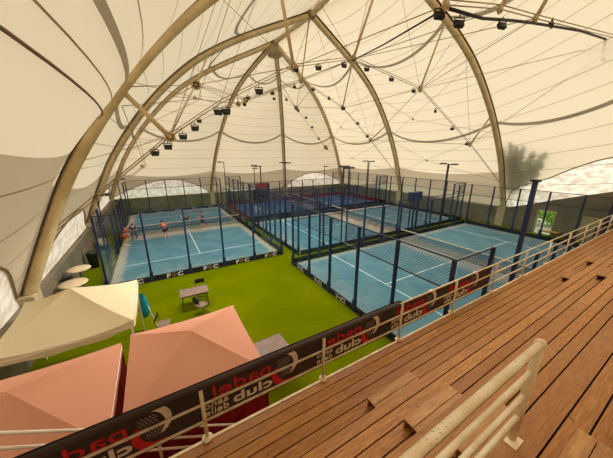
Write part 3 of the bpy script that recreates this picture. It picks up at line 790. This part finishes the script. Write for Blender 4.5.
    skin('shirt', ['che', 'bel', 'pel', 'shl', 'shr', 'sul', 'sur'], [('che', 'bel'), ('bel', 'pel'), ('che', 'shl'), ('che', 'shr'), ('shl', 'sul'), ('shr', 'sur')], shirt, 1.14)
    if trousers:
        skin('trousers', ['pel', 'hil', 'hir', 'ktl', 'ktr', 'ctl', 'ctr'], [('pel', 'hil'), ('pel', 'hir'), ('hil', 'ktl'), ('hir', 'ktr'), ('ktl', 'ctl'), ('ktr', 'ctr')], shorts, 1.16)
    else:
        skin('shorts', ['pel', 'hil', 'hir', 'ktl', 'ktr'], [('pel', 'hil'), ('pel', 'hir'), ('hil', 'ktl'), ('hir', 'ktr')], shorts, 1.18)
    for n in 'lr':
        a, b = J['an'+n], J['to'+n]; d = (b-a); d.z = 0; d.normalize()
        q = MB().ball(V(((a+b)/2).to_tuple())*1+V((0, 0, -.02)), .05, .14, .055, 10, 6)
        me = bpy.data.meshes.new('shoe'); me.from_pydata(q.v, [], q.f); me.materials.append(M['shoe']); o = bpy.data.objects.new('shoe', me); COL.objects.link(o); o.parent = th
    if racket:
        h = V(J['har']); th.rotation_euler.z = heading
        w = Matrix.Rotation(heading, 3, 'Z') @ h + V((x, y, .021)); dirv = Matrix.Rotation(heading, 3, 'Z') @ V((.2, .8, .25)).normalized()
        rk = thing('padel_racket', w, 'black racket held by the '+racket, 'racket')
        mb = MB().tube([w-dirv*.06, w+dirv*.14], .016, 6); mb.make('handle', 'black', rk)
        sidev = dirv.cross(V((0, 0, 1))).normalized(); c = w+dirv*.28
        rows = []
        mb = MB(); n = 14
        for k in (-1, 1):
            mb.poly([c+dirv*.15*math.cos(2*math.pi*j/n*k)+sidev*.12*math.sin(2*math.pi*j/n*k)+dirv.cross(sidev)*.019*k for j in range(n)])
        for j in range(n):
            f = lambda j, k: c+dirv*.15*math.cos(2*math.pi*j/n)+sidev*.12*math.sin(2*math.pi*j/n)+dirv.cross(sidev)*.019*k
            mb.quad(f(j, -1), f(j+1, -1), f(j+1, 1), f(j, 1))
        mb.make('head', 'racket', rk)
person(.25, 24.0, R(20), 'person in red orange shirt and dark shorts leaning forward on the left court', R(38), .5, 'tred', 'tnavy', arms='fwd')
person(-2.0, 24.5, R(10), 'person in black top and grey trousers bending at the left edge of the court', R(55), .45, 'tblack', 'tgrey', trousers=True)
person(2.25, 27.0, R(170), 'person in dark top with bare legs bending over beyond the net', R(60), .25, 'tblack', 'tnavy')
person(3.45, 25.2, R(95), 'person in black shirt and shorts standing upright near the net', R(6), .1, 'tblack', 'tnavy', arms='fwd', racket='person standing near the net')
person(-2.6, 23.4, R(-80), 'person in orange red clothes behind the glass by the low wall', R(20), .3, 'tred', 'tred', arms='down')

# ------------------------------------------------------------------ wooden terrace
DZ, RISE = 2.43, .37
terr = thing('wooden_terrace', (0, 3.41, 0), 'stepped terrace of orange brown wooden boards in the foreground', 'terrace')
UA, UB = -2.7, 27.4
def plank_row(mb, v0, v1, z, seed, off):
    rnd = random.Random(seed); x = UA-rnd.random()*2
    while x < UB:
        L = rnd.choice((2.4, 3.2, 4.0, 4.6)); a, b = max(UA, x), min(UB, x+L)
        if b > a+.05: mb.box(a+.002, v1+.011, z-.035, b-.002, v0-.011, z)
        x += L
LEV = [(3.41, 2.20, [3.41, 3.23, 3.02, 2.835, 2.635, 2.43, 2.20]),
       (2.235, 1.45, [2.235, 2.05, 1.84, 1.64, 1.45]), (1.476, .72, [1.476, 1.236, 1.037, .83, .72]),
       (.747, -.03, [.747, .445, .22, -.03]), (0., -.78, [0, -.25, -.5, -.78]), (-.75, -1.53, [-.75, -1, -1.26, -1.53]), (-1.5, -2.28, [-1.5, -1.76, -2.02, -2.28]), (-2.25, -3.2, [-2.25, -2.5, -2.85, -3.2])]
for i, (f, b, cuts) in enumerate(LEV):
    z = DZ+RISE*i; mb = MB()
    for k, (a, c) in enumerate(zip(cuts, cuts[1:])): plank_row(mb, a, c, z, i*10+k, 0)
    mb.make('tread', 'wood', terr)
    if i: MB().box(UA, f-.05, z-RISE, UB, f-.03, z-.036).make('riser', 'wood', terr)
MB().box(UA, -3.2, 0, UB, 3.33, DZ-.1).make('understructure', 'wooddark', terr)
for i in range(1, 8): MB().box(UA, -3.2, DZ-.1+RISE*(i-1), UB, LEV[i][0]-.08, DZ+RISE*i-.1).make('understructure', 'wooddark', terr)
MB().box(UA, 3.33, .3, UB, 3.39, DZ-.04).make('fascia', 'wood', terr)
MB().box(UA, 3.395, DZ-.09, UB, 3.44, DZ+.012).make('edge_trim', 'galv', terr)
for (a, b) in ((2.78, 3.95), (12.25, 15.05)):
    for i in range(4):
        v1 = LEV[i+1][0]-.028; z = DZ+RISE*i; mb = MB()
        if b > 10 and i == 0: rng = ((a, a+1.2), (b-.02, b+1.15))
        elif b > 10: rng = ((a+.15, a+1.35),)
        else: rng = ((a, b),)
        for (x0, x1) in rng:
            mb = MB(); mb.box(x0, v1, z+.155, x1, v1+.16, z+.185); mb.box(x0, v1+.168, z+.155, x1, v1+.33, z+.185); mb.box(x0, v1+.3, z, x1, v1+.325, z+.153); mb.box(x1-.03, v1, z, x1, v1+.3, z+.153)
            mb.make('step_block', 'woodnew' if b < 10 else 'wood', terr, bevel=.004)

# ------------------------------------------------------------------ terrace railing and its banner
RV = 3.43; RTOP = DZ+1.05
rail = thing('terrace_railing', (.15, RV, DZ), 'long cream railing with three rails along the terrace edge', 'railing')
i = -1
while .154+2.2607*i < 27.4:
    x = .154+2.2607*i
    p = MB().tube([(x, RV, DZ+.012), (x, RV, RTOP)], .03, 8).make('post', 'galv', rail, True)
    MB().lathe((x, RV, DZ+.012), [(.085, 0), (.085, .02), (.05, .03), (.04, .06)], 12).make('base_flange', 'galv', p, True)
    i += 1
for z in (RTOP, DZ+.72, DZ+.385):
    MB().tube([(-2.6, RV, z), (27.3, RV, z)], .021, 8).make('rail', 'galv', rail, True)
BV = 3.50
ban = thing('advertising_banner', (0, BV, RTOP), 'dark brown banner hung on the railing, its red and white print reversed', 'banner')
mb = MB(); nb = 60; rows = []
B0, B1 = -2.4, 8.95
for k in range(9):
    z = RTOP+.05-.84*k/8
    rows.append([(B0+(B1-B0)*j/nb, BV+.004*math.sin(j*.9)*(k/8)+.003*math.sin(k*1.3+j*.4), z if k or B0+(B1-B0)*j/nb < 4.6 else z-.09) for j in range(nb+1)])
mb.grid(rows); mb.grid([[(x, y-.006, z) for (x, y, z) in r] for r in rows])
mb.make('cloth', 'banner', ban, True)
MB().tube([(B0, RV+.012, RTOP+.008), (4.55, RV+.012, RTOP+.008)], .05, 10).make('rolled_hem', 'banner', ban, True)
def crescent(mb, c, r0_, a0, a1, w, n=22):
    for k in range(n):
        def pt(k_, o):
            t = k_/n; a = a0+(a1-a0)*t; ww = w*math.sin(math.pi*min(1, t*.9+.12))**.7
            return V((c[0]+(r0_+o*ww)*math.cos(a), BV, c[1]+(r0_+o*ww)*math.sin(a)))
        a, b, c_, d_ = pt(k, -.5), pt(k+1, -.5), pt(k+1, .5), pt(k, .5)
        e = V((0, .016, 0)); i0 = len(mb.v); mb.v += [tuple(q) for q in (a-e, b-e, c_-e, d_-e, a+e, b+e, c_+e, d_+e)]
        mb.f += [tuple(i0+q for q in f_) for f_ in ((0, 1, 2, 3), (7, 6, 5, 4), (0, 4, 5, 1), (3, 2, 6, 7), (0, 3, 7, 4), (1, 5, 6, 2))]
    return mb
for g in range(5):
    ru = -.5+2.13*g
    # racket emblem: pale crescent, red crescent and two dotted fields
    crescent(MB(), (ru-.08, 3.16), .27, R(95), R(-62), .1).make('white_crescent', 'bwhite', ban)
    crescent(MB(), (ru-.0, 3.0), .24, R(140), R(305), .12).make('red_crescent', 'bred', ban)
    for c0 in ((ru-.06, 3.23), (ru-.0, 3.01)):
        MB().obox((c0[0], BV, c0[1]), (.12, 0, 0), (0, .0155, 0), (0, 0, .09)).make('dot_print', 'dots', ban)
    X, Z = (-1, 0, 0), (0, 0, 1)
    text_mesh('lettering', 'padel', .3, 'bred', ban, (ru-.32, BV, 3.04), X, Z, .016, .0, fit=(.98, .31))
    text_mesh('lettering', 'club', .3, 'bwhite', ban, (ru-.3, BV, 2.83), X, Z, .016, .006, fit=(.7, .19))
    text_mesh('lettering', 'delle', .2, 'bwhite', ban, (ru-1.08, BV, 2.81), X, Z, .016, .0, fit=(.38, .12))
    text_mesh('lettering', 'aeno', .2, 'bwhite', ban, (ru-1.08, BV, 2.95), X, Z, .016, .0, fit=(.38, .08))

# foreground guard rail of the upper stair
gr = thing('guard_rail', (3.31, .67, 3.54), 'worn cream guard rail close to the viewer with four bars', 'railing')
gx = 3.31
def worn():
    t = NT('chipped_cream_paint'); b = t.n('ShaderNodeBsdfPrincipled'); b.inputs['Roughness'].default_value = .45
    tc = t.n('ShaderNodeTexCoord').outputs['Object']
    mp = t.n('ShaderNodeMapping'); t.link(tc, mp.inputs[0]); mp.inputs['Scale'].default_value = (1, 2.2, 2.2)
    f = t.math('MULTIPLY', t.ramp(t.noise(38, mp.outputs[0], 4, .6), .6, .64), t.ramp(t.noise(1.6, tc, 2), .5, .6)); f2 = t.ramp(t.noise(2, tc, 2), .35, .6)
    c = t.mix(f2, srgb(240, 222, 190), srgb(222, 198, 160))
    t.link(t.mix(f, c, srgb(92, 66, 42)), b.inputs['Base Color']); t.link(b.outputs[0], t.out.inputs[0]); return t.m
M['worn'] = worn()
for z, r_ in ((4.92, .041), (4.57, .028), (4.23, .028), (3.92, .028)):
    MB().tube([(-2.5, .69, z), (gx, .69, z)], r_, 10).make('rail', 'worn', gr, True)
MB().tube([(gx, .69, 3.54), (gx, .69, 4.93)], .045, 10).make('post', 'worn', gr, True)
MB().ball((gx+.0, .69, 4.92), .058, .058, .058).make('end_cap', 'worn', gr, True)
MB().box(gx-.12, .6, 3.54, gx+.08, .73, 3.552).make('base_plate', 'worn', gr)
MB().tube([(-1.6, .69, 3.54), (-1.6, .69, 4.92)], .045, 10).make('post', 'worn', gr, True)

# ------------------------------------------------------------------ outer stair between terrace and canopies
st = thing('outer_stair', (-2.6, 3.9, 0), 'dark red carpeted stair going down along the terrace front', 'stair')
n = 13
for k in range(n):
    x0 = -2.55+.3*k; z = 2.25-.173*(k)
    MB().box(x0, 3.52, max(0, z-.2), x0+.32, 4.18, z).make('step', 'redcarpet', st)
hr = thing('stair_handrail', (-2.6, 4.22, 0), 'white stair handrail with three sloping bars below the banner', 'handrail')
for z0 in (3.40, 3.12, 2.86):
    MB().tube([(-3.2, 4.24, z0+.2), (-2.4, 4.24, z0), (1.55, 4.24, z0-.64*3.95)], .023, 8).make('bar', 'white', hr, True)
for x in (-2.4, -.6, 1.2):
    zt = 3.40-.64*(x+2.4); MB().tube([(x, 4.24, max(.0, zt-1.1)), (x, 4.24, zt)], .026, 8).make('post', 'white', hr, True)

# ------------------------------------------------------------------ pop-up canopies
def canopy(name, x0, y0, x1, y1, ze, zp, mat, label, wall=None, curve=.0, sides=()):
    cx, cy = (x0+x1)/2, (y0+y1)/2; th = thing(name, (cx, cy, 0), label, 'canopy')
    N = 12; mb = MB(); edge = []
    C4 = [(x0, y0), (x1, y0), (x1, y1), (x0, y1)]
    for k in range(4):
        (ax, ay), (bx, by) = C4[k], C4[(k+1) % 4]; rows = []
        for i in range(N+1):
            t = i/N; row = []
            for j in range(N+1):
                e = j/N; px_ = ax+(bx-ax)*e; py_ = ay+(by-ay)*e; m = 1-t
                z = ze+(zp-ze)*t**1.08+m*(curve*abs(2*e-1)**3*m**2-.06*(1-(2*e-1)**2)*m**4)-.05*math.sin(math.pi*t)*(1-(2*e-1)**2)
                row.append((cx+(px_-cx)*m, cy+(py_-cy)*m, z))
            rows.append(row)
        mb.grid(rows); edge += rows[0][:-1]
    edge.append(edge[0])
    mb.make('roof_cloth', mat, th, True)
    mb = MB()
    mb.grid([[(p[0], p[1], p[2]) for p in edge], [(cx+(p[0]-cx)*1.003, cy+(p[1]-cy)*1.003, p[2]-.22-.02*math.sin(k*1.6)) for k, p in enumerate(edge)]])
    mb.make('valance', mat, th)
    for sx in (x0+.08, x1-.08):
        for sy in (y0+.08, y1-.08):
            MB().box(sx-.025, sy-.025, 0, sx+.025, sy+.025, ze).make('leg', 'white', th)
    MB().tube([(cx, cy, zp-.35), (cx, cy, zp-.03)], .04, 8).make('centre_pole', 'white', th)
    for (ax, ay, bx, by) in ((x0, y0, x1, y0), (x0, y1, x1, y1), (x0, y0, x0, y1), (x1, y0, x1, y1)):
        MB().tube([(ax, ay, ze-.1), (bx, by, ze-.1)], .015, 6).make('frame_bar', 'white', th)
    for sd_ in sides:
        n = 24
        if sd_ == 'near': pts = [(x0+(x1-x0)*k/n, y0+.03+.03*math.sin(k*1.9)) for k in range(n+1)]
        elif sd_ == 'right': pts = [(x1-.03+.03*math.sin(k*1.9), y0+(y1-y0)*k/n) for k in range(n+1)]
        elif sd_ == 'left': pts = [(x0+.03+.03*math.sin(k*1.9), y0+(y1-y0)*k/n) for k in range(n+1)]
        MB().grid([[(p[0], p[1], .02) for p in pts], [(p[0], p[1], ze-.05) for p in pts]]).make('side_wall', wall, th)
    return th
canopy('pop_up_canopy', -4.2, 8.1, -1.1, 11.0, 2.12, 3.02, 'canopycream', 'cream pop-up canopy by the low wall, farthest of the three tents', curve=.12)
canopy('pop_up_canopy', -1.13, 4.45, 1.62, 7.40, 2.22, 2.80, 'canopypink', 'faded pink canopy beside the green turf, with dark red side walls', 'redwall', sides=('near', 'right'))
canopy('pop_up_canopy', -4.25, 4.40, -1.32, 7.12, 2.24, 2.82, 'canopypink', 'faded pink canopy in the lower left corner, cut by white handrails', 'redwall', sides=('near', 'right'))

# ------------------------------------------------------------------ furniture on the turf and by the wall
def folding_table(x0, y0, x1, y1, h, label, rot=0):
    cx, cy = (x0+x1)/2, (y0+y1)/2; th = thing('folding_table', (cx, cy, 0), label, 'table'); th.rotation_euler = (0, 0, rot)
    def add(name, mb, m):
        o = mb.make(name, m, None); o.parent = th; return o
    hx, hy = (x1-x0)/2, (y1-y0)/2
    add('tabletop', MB().box(-hx, -hy, h-.035, hx, hy, h), 'table'); add('apron', MB().box(-hx+.06, -hy+.06, h-.09, hx-.06, hy-.06, h-.036), 'greymetal')
    for sx in (-1, 1):
        for sy in (-1, 1): add('leg', MB().tube([(sx*(hx-.1), sy*(hy-.1), h-.05), (sx*(hx-.06), sy*(hy-.06), 0)], .018, 8), 'greymetal')
    return th
folding_table(.28, 11.5, 1.5, 12.25, .74, 'brown folding table standing on the green turf with two chairs', R(-2))
folding_table(2.1, 5.85, 3.1, 7.1, .76, 'brown table with a pale edge tucked beside the pink canopy', R(3))
def chair(x, y, rz, label, seat='table', back='black'):
    th = thing('folding_chair', (x, y, 0), label, 'chair', 'chairs on the turf'); th.rotation_euler = (0, 0, rz)
    def add(name, mb, m, p=th, bevel=0):
        o = mb.make(name, m, None, bevel=bevel); o.parent = p; return o
    add('seat', MB().box(-.22, -.21, .43, .22, .21, .46), seat, bevel=.01)
    add('backrest', MB().obox((0, .25, .74), (.21, 0, 0), (0, .012, .004), (0, -.03, .13)), back, bevel=.01)
    for sx in (-1, 1):
        add('leg', MB().tube([(sx*.23, .28, .88), (sx*.23, .2, .45), (sx*.23, -.24, 0)], .013, 6), 'greymetal')
        add('leg', MB().tube([(sx*.2, -.19, .44), (sx*.2, .27, 0)], .013, 6), 'greymetal')
    add('crossbar', MB().tube([(-.23, -.18, .06), (.23, -.18, .06)], .011, 6), 'greymetal')
chair(1.05, 11.0, R(115), 'folding chair with a brown seat in front of the brown table')
chair(1.25, 12.55, R(-5), 'folding chair behind the brown table, only its black back showing')
chair(-.45, 10.35, R(75), 'folding chair half hidden behind the pink canopy top')

th = thing('jacket', (-1.08, 11.25, 0), 'bright teal blue cloth hanging at the cream canopy corner', 'cloth')
rows = []
for k in range(7):
    z = 1.55-.17*k; w = .07+.025*k-.012*max(0, k-4)*k
    rows.append([(-1.06+w*1.5*math.cos(a)*.8, 11.05+w*math.sin(a), z) for a in [2*math.pi*j/10 for j in range(11)]])
MB().grid(rows).make('cloth_body', 'teal', th, True)
MB().tube([(-.94, 11.0, 1.1), (-.7, 10.8, .02)], .02, 6).make('support_pole', 'white', th)

def bin_thing():
    th = thing('waste_bin', (-4.0, 19.7, 0), 'black waste bin against the low left wall', 'bin')
    MB().lathe((-4.0, 19.7, 0), [(.24, 0), (.3, .9), (.31, .95)], 14).make('bin_body', 'black', th, True); MB().lathe((-4.0, 19.7, .95), [(.32, 0), (.32, .04), (.18, .1)], 14).make('rim', 'blackrubber', th, True)
bin_thing()
th = thing('storage_tub', (-4.0, 23.2, 0), 'white tub on a black base beside the left court', 'tub')
MB().lathe((-4.0, 23.2, 0), [(.3, 0), (.3, .4)], 14).make('base', 'black', th); MB().lathe((-4.0, 23.2, .4), [(.36, 0), (.4, .35), (.3, .42), (.1, .5)], 14).make('tub_body', 'cream', th, True)
for x, y, h, r_, lab in ((-3.78, 15.6, 1.5, .45, 'tall round cream bar table by the low left wall, farthest of the three'), (-3.75, 14.2, 1.35, .5, 'round cream bar table, middle of the three by the left wall'), (-3.5, 13.0, 1.3, .55, 'round cream bar table, closest to the cream canopy')):
    th = thing('bar_table', (x, y, 0), lab, 'table', 'bar tables by the left wall')
    MB().lathe((x, y, h-.05), [(r_, 0), (r_+.02, .02), (r_, .05)], 24).make('table_top', 'cream', th, True)
    MB().tube([(x, y, .03), (x, y, h-.04)], .04, 10).make('stem', 'greymetal', th); MB().lathe((x, y, 0), [(.34, 0), (.34, .02), (.06, .06)], 18).make('foot', 'greymetal', th, True)
th = thing('loudspeaker', (-4.1, 15.05, 0), 'black loudspeaker on a stand under the round cream table', 'speaker')
MB().box(-4.32, 14.9, .95, -3.98, 15.2, 1.38).make('cabinet', 'black', th, bevel=.02); MB().tube([(-4.15, 15.05, 0), (-4.15, 15.05, .95)], .03, 8).make('stand', 'black', th)

th = thing('wall_panel', (29.2, 5.4, 0), 'beige panel leaning on the right wall behind the railing', 'panel')
MB().box(29.2, 4.7, .0, 29.3, 5.9, 2.1).make('sheet_board', 'beigepanel', th)
MB().box(29.17, 4.68, 0, 29.3, 4.74, 2.12).make('side_batten', 'wooddark', th)
th = thing('bench', (28.7, 6.9, 0), 'dark bench with a yellow cloth under the bright doorway', 'bench')
MB().box(28.4, 6.2, .42, 28.95, 8.2, .48).make('seat', 'wooddark', th)
for y in (6.3, 8.1): MB().box(28.45, y-.04, 0, 28.9, y+.04, .42).make('leg', 'black', th)
c = MB().box(28.38, 6.9, .48, 28.97, 7.9, .52).make('yellow_cloth', 'yellow', th, bevel=.01)

# ------------------------------------------------------------------ outside: the tree whose shade falls on the membrane, and the hedge behind the doorway
def leafy(name, label, c, rx, ry, rz, n, size, trunk_h=None, seed=1, mat='leaf', clumps=9):
    rnd = random.Random(seed); th = thing(name, (c[0], c[1], -.12), label, 'tree' if trunk_h else 'hedge')
    mb = MB(); cl = []
    for _ in range(clumps):
        if trunk_h:
            while 1:
                b, d = rnd.uniform(-1, 1), rnd.uniform(-1, 1)
                if b*b+d*d < 1 and rnd.random() < .9-.5*d: break
            zz = c[2]+d*rz; cl.append(V((30.1-.575*(zz-2.8)+rnd.uniform(0, .35), c[1]+b*ry*(1-.35*d)+.25*d, zz))); continue
        while 1:
            a, b, d = (rnd.uniform(-1, 1) for _ in range(3))
            if a*a+b*b+d*d < 1: break
        cl.append(V((c[0]+a*rx, c[1]+b*ry, c[2]+d*rz)))
    for _ in range(n):
        p = rnd.choice(cl)+V((rnd.gauss(0, .32 if not trunk_h else .12)*min(rx, 1), rnd.gauss(0, .34), rnd.gauss(0, .3)))
        a = V((rnd.uniform(-1, 1), rnd.uniform(-1, 1), rnd.uniform(-1, 1))).normalized(); b = a.cross(V((rnd.uniform(-1, 1), rnd.uniform(-1, 1), rnd.uniform(-1, 1)))).normalized()
        if p.z < .05: p.z = .05
        mb.quad(p-a*size, p+b*size*.5, p+a*size, p-b*size*.5)
    mb.make('foliage', mat, th)
    if trunk_h:
        t = MB(); base = V((c[0], c[1], -.12))
        t.tube([base+V((2.4, 0, 0)), base+V((1.7, .1, trunk_h*.6)), V((c[0], c[1], c[2]))], [.16, .11, .07], 8)
        for p in cl: t.tube([V((c[0]+.2, c[1]+.05, trunk_h*.8)), p], .035, 5)
        t.make('trunk', 'trunk', th)
    return th
def tree_by_membrane():
    rnd = random.Random(11); SKEW[:] = [0, .16]; SAG[0] = .085
    A, B = LG['0R'], LG['m1R']
    def out(t, q, d):
        p = surf(A, B, t, q); n = (p-V((12.4, max(4, min(20.5, p.y)), 4))).normalized(); return p+n*d
    th = thing('garden_tree', (31.6, 10.6, -.12), 'leafy tree outside the right wall, its silhouette showing through the membrane', 'tree')
    mb = MB(); base = (.05, .1)
    tips = [(.02, .255), (.09, .275), (.13, .25), (.18, .25), (.24, .22), (.31, .21), (.28, .175), (.2, .145), (.25, .15), (.06, .22), (.12, .2)]
    tr = MB(); trunk_top = out(base[0], base[1], .9)
    tr.tube([V((31.6, 10.6, -.12)), V((31.2, 10.7, 2.2)), trunk_top], [.16, .13, .09], 8)
    for tip in tips:
        a_, b_ = out(base[0], base[1], .9), out(tip[0], tip[1], .42)
        tr.tube([trunk_top, a_.lerp(b_, .5)+V((.15, 0, .1)), b_], [.06, .04, .015], 5)
        for _ in range(380):
            k = rnd.random()**.7; wd = .014*(1.1-k)+.004
            t = base[0]+(tip[0]-base[0])*k+rnd.gauss(0, wd*1.3); q = base[1]+(tip[1]-base[1])*k+rnd.gauss(0, wd*.8)
            if q < .06 or t < .004: continue
            p = out(t, q, .24+rnd.random()*.12)
            x = V((rnd.uniform(-.4, .4), rnd.uniform(-1, 1), rnd.uniform(-1, 1))).normalized(); y = x.cross(V((1, rnd.uniform(-.3, .3), rnd.uniform(-.3, .3)))).normalized()
            mb.quad(p-x*.14, p+y*.055, p+x*.14, p-y*.055)
    mb.make('foliage', 'leaf', th); tr.make('trunk', 'trunk', th)
tree_by_membrane()
leafy('garden_hedge', 'sunlit green hedge seen through the open doorway', (34, 9.5, 1.4), 1.0, 3.5, 1.5, 3000, .2, None, 5, mat='hedgeleaf', clumps=40)

# ------------------------------------------------------------------ light: sun and sky outside, coming in through the membrane
w = bpy.data.worlds.new('sky'); S.world = w; w.use_nodes = True
bg = w.node_tree.nodes['Background']; bg.inputs[0].default_value = (1.0, .95, .86, 1); bg.inputs[1].default_value = 1.6
sd = bpy.data.lights.new('sun', 'SUN'); sd.energy = 1.7; sd.color = (1, .93, .8); sd.angle = R(2)
so = bpy.data.objects.new('sun', sd); COL.objects.link(so)
so.rotation_euler = V((-1, .12, -.62)).to_track_quat('-Z', 'Y').to_euler()

# added fill: pale downward spots at the unlit floodlights and court lamps
def lamp(name, p, e, ang=150, tgt=None):
    l = bpy.data.lights.new(name, 'SPOT'); l.energy = e; l.color = (1.0, .97, .92); l.spot_size = R(ang); l.spot_blend = .6; l.shadow_soft_size = .06
    o = bpy.data.objects.new(name, l); COL.objects.link(o); o.location = p
    if tgt is not None: o.rotation_euler = (V(tgt)-V(p)).to_track_quat('-Z', 'Y').to_euler()
    return o
for k, ps in P.items():
    for (p, out, d) in ps:
        if k == 'C' and out.y < 0: continue
        h = 4.5 if k == 'A' and out.x < 0 else (5.0 if k == 'D' and p.y > 33 else 6.0)
        q = p+V((0, 0, h-.08))-out*.5
        lamp('added_court_fill', q, 260, 150, q-out*2.5+V((0, 0, -5)))
for rn, pts in ROWS.items():
    for i, p in enumerate(pts):
        if i % 2 == 0 and p[0] < 22: lamp('added_floodlight_fill', V(p)+V((0, 0, -.7)), 420, 150, (p[0], p[1], 0))
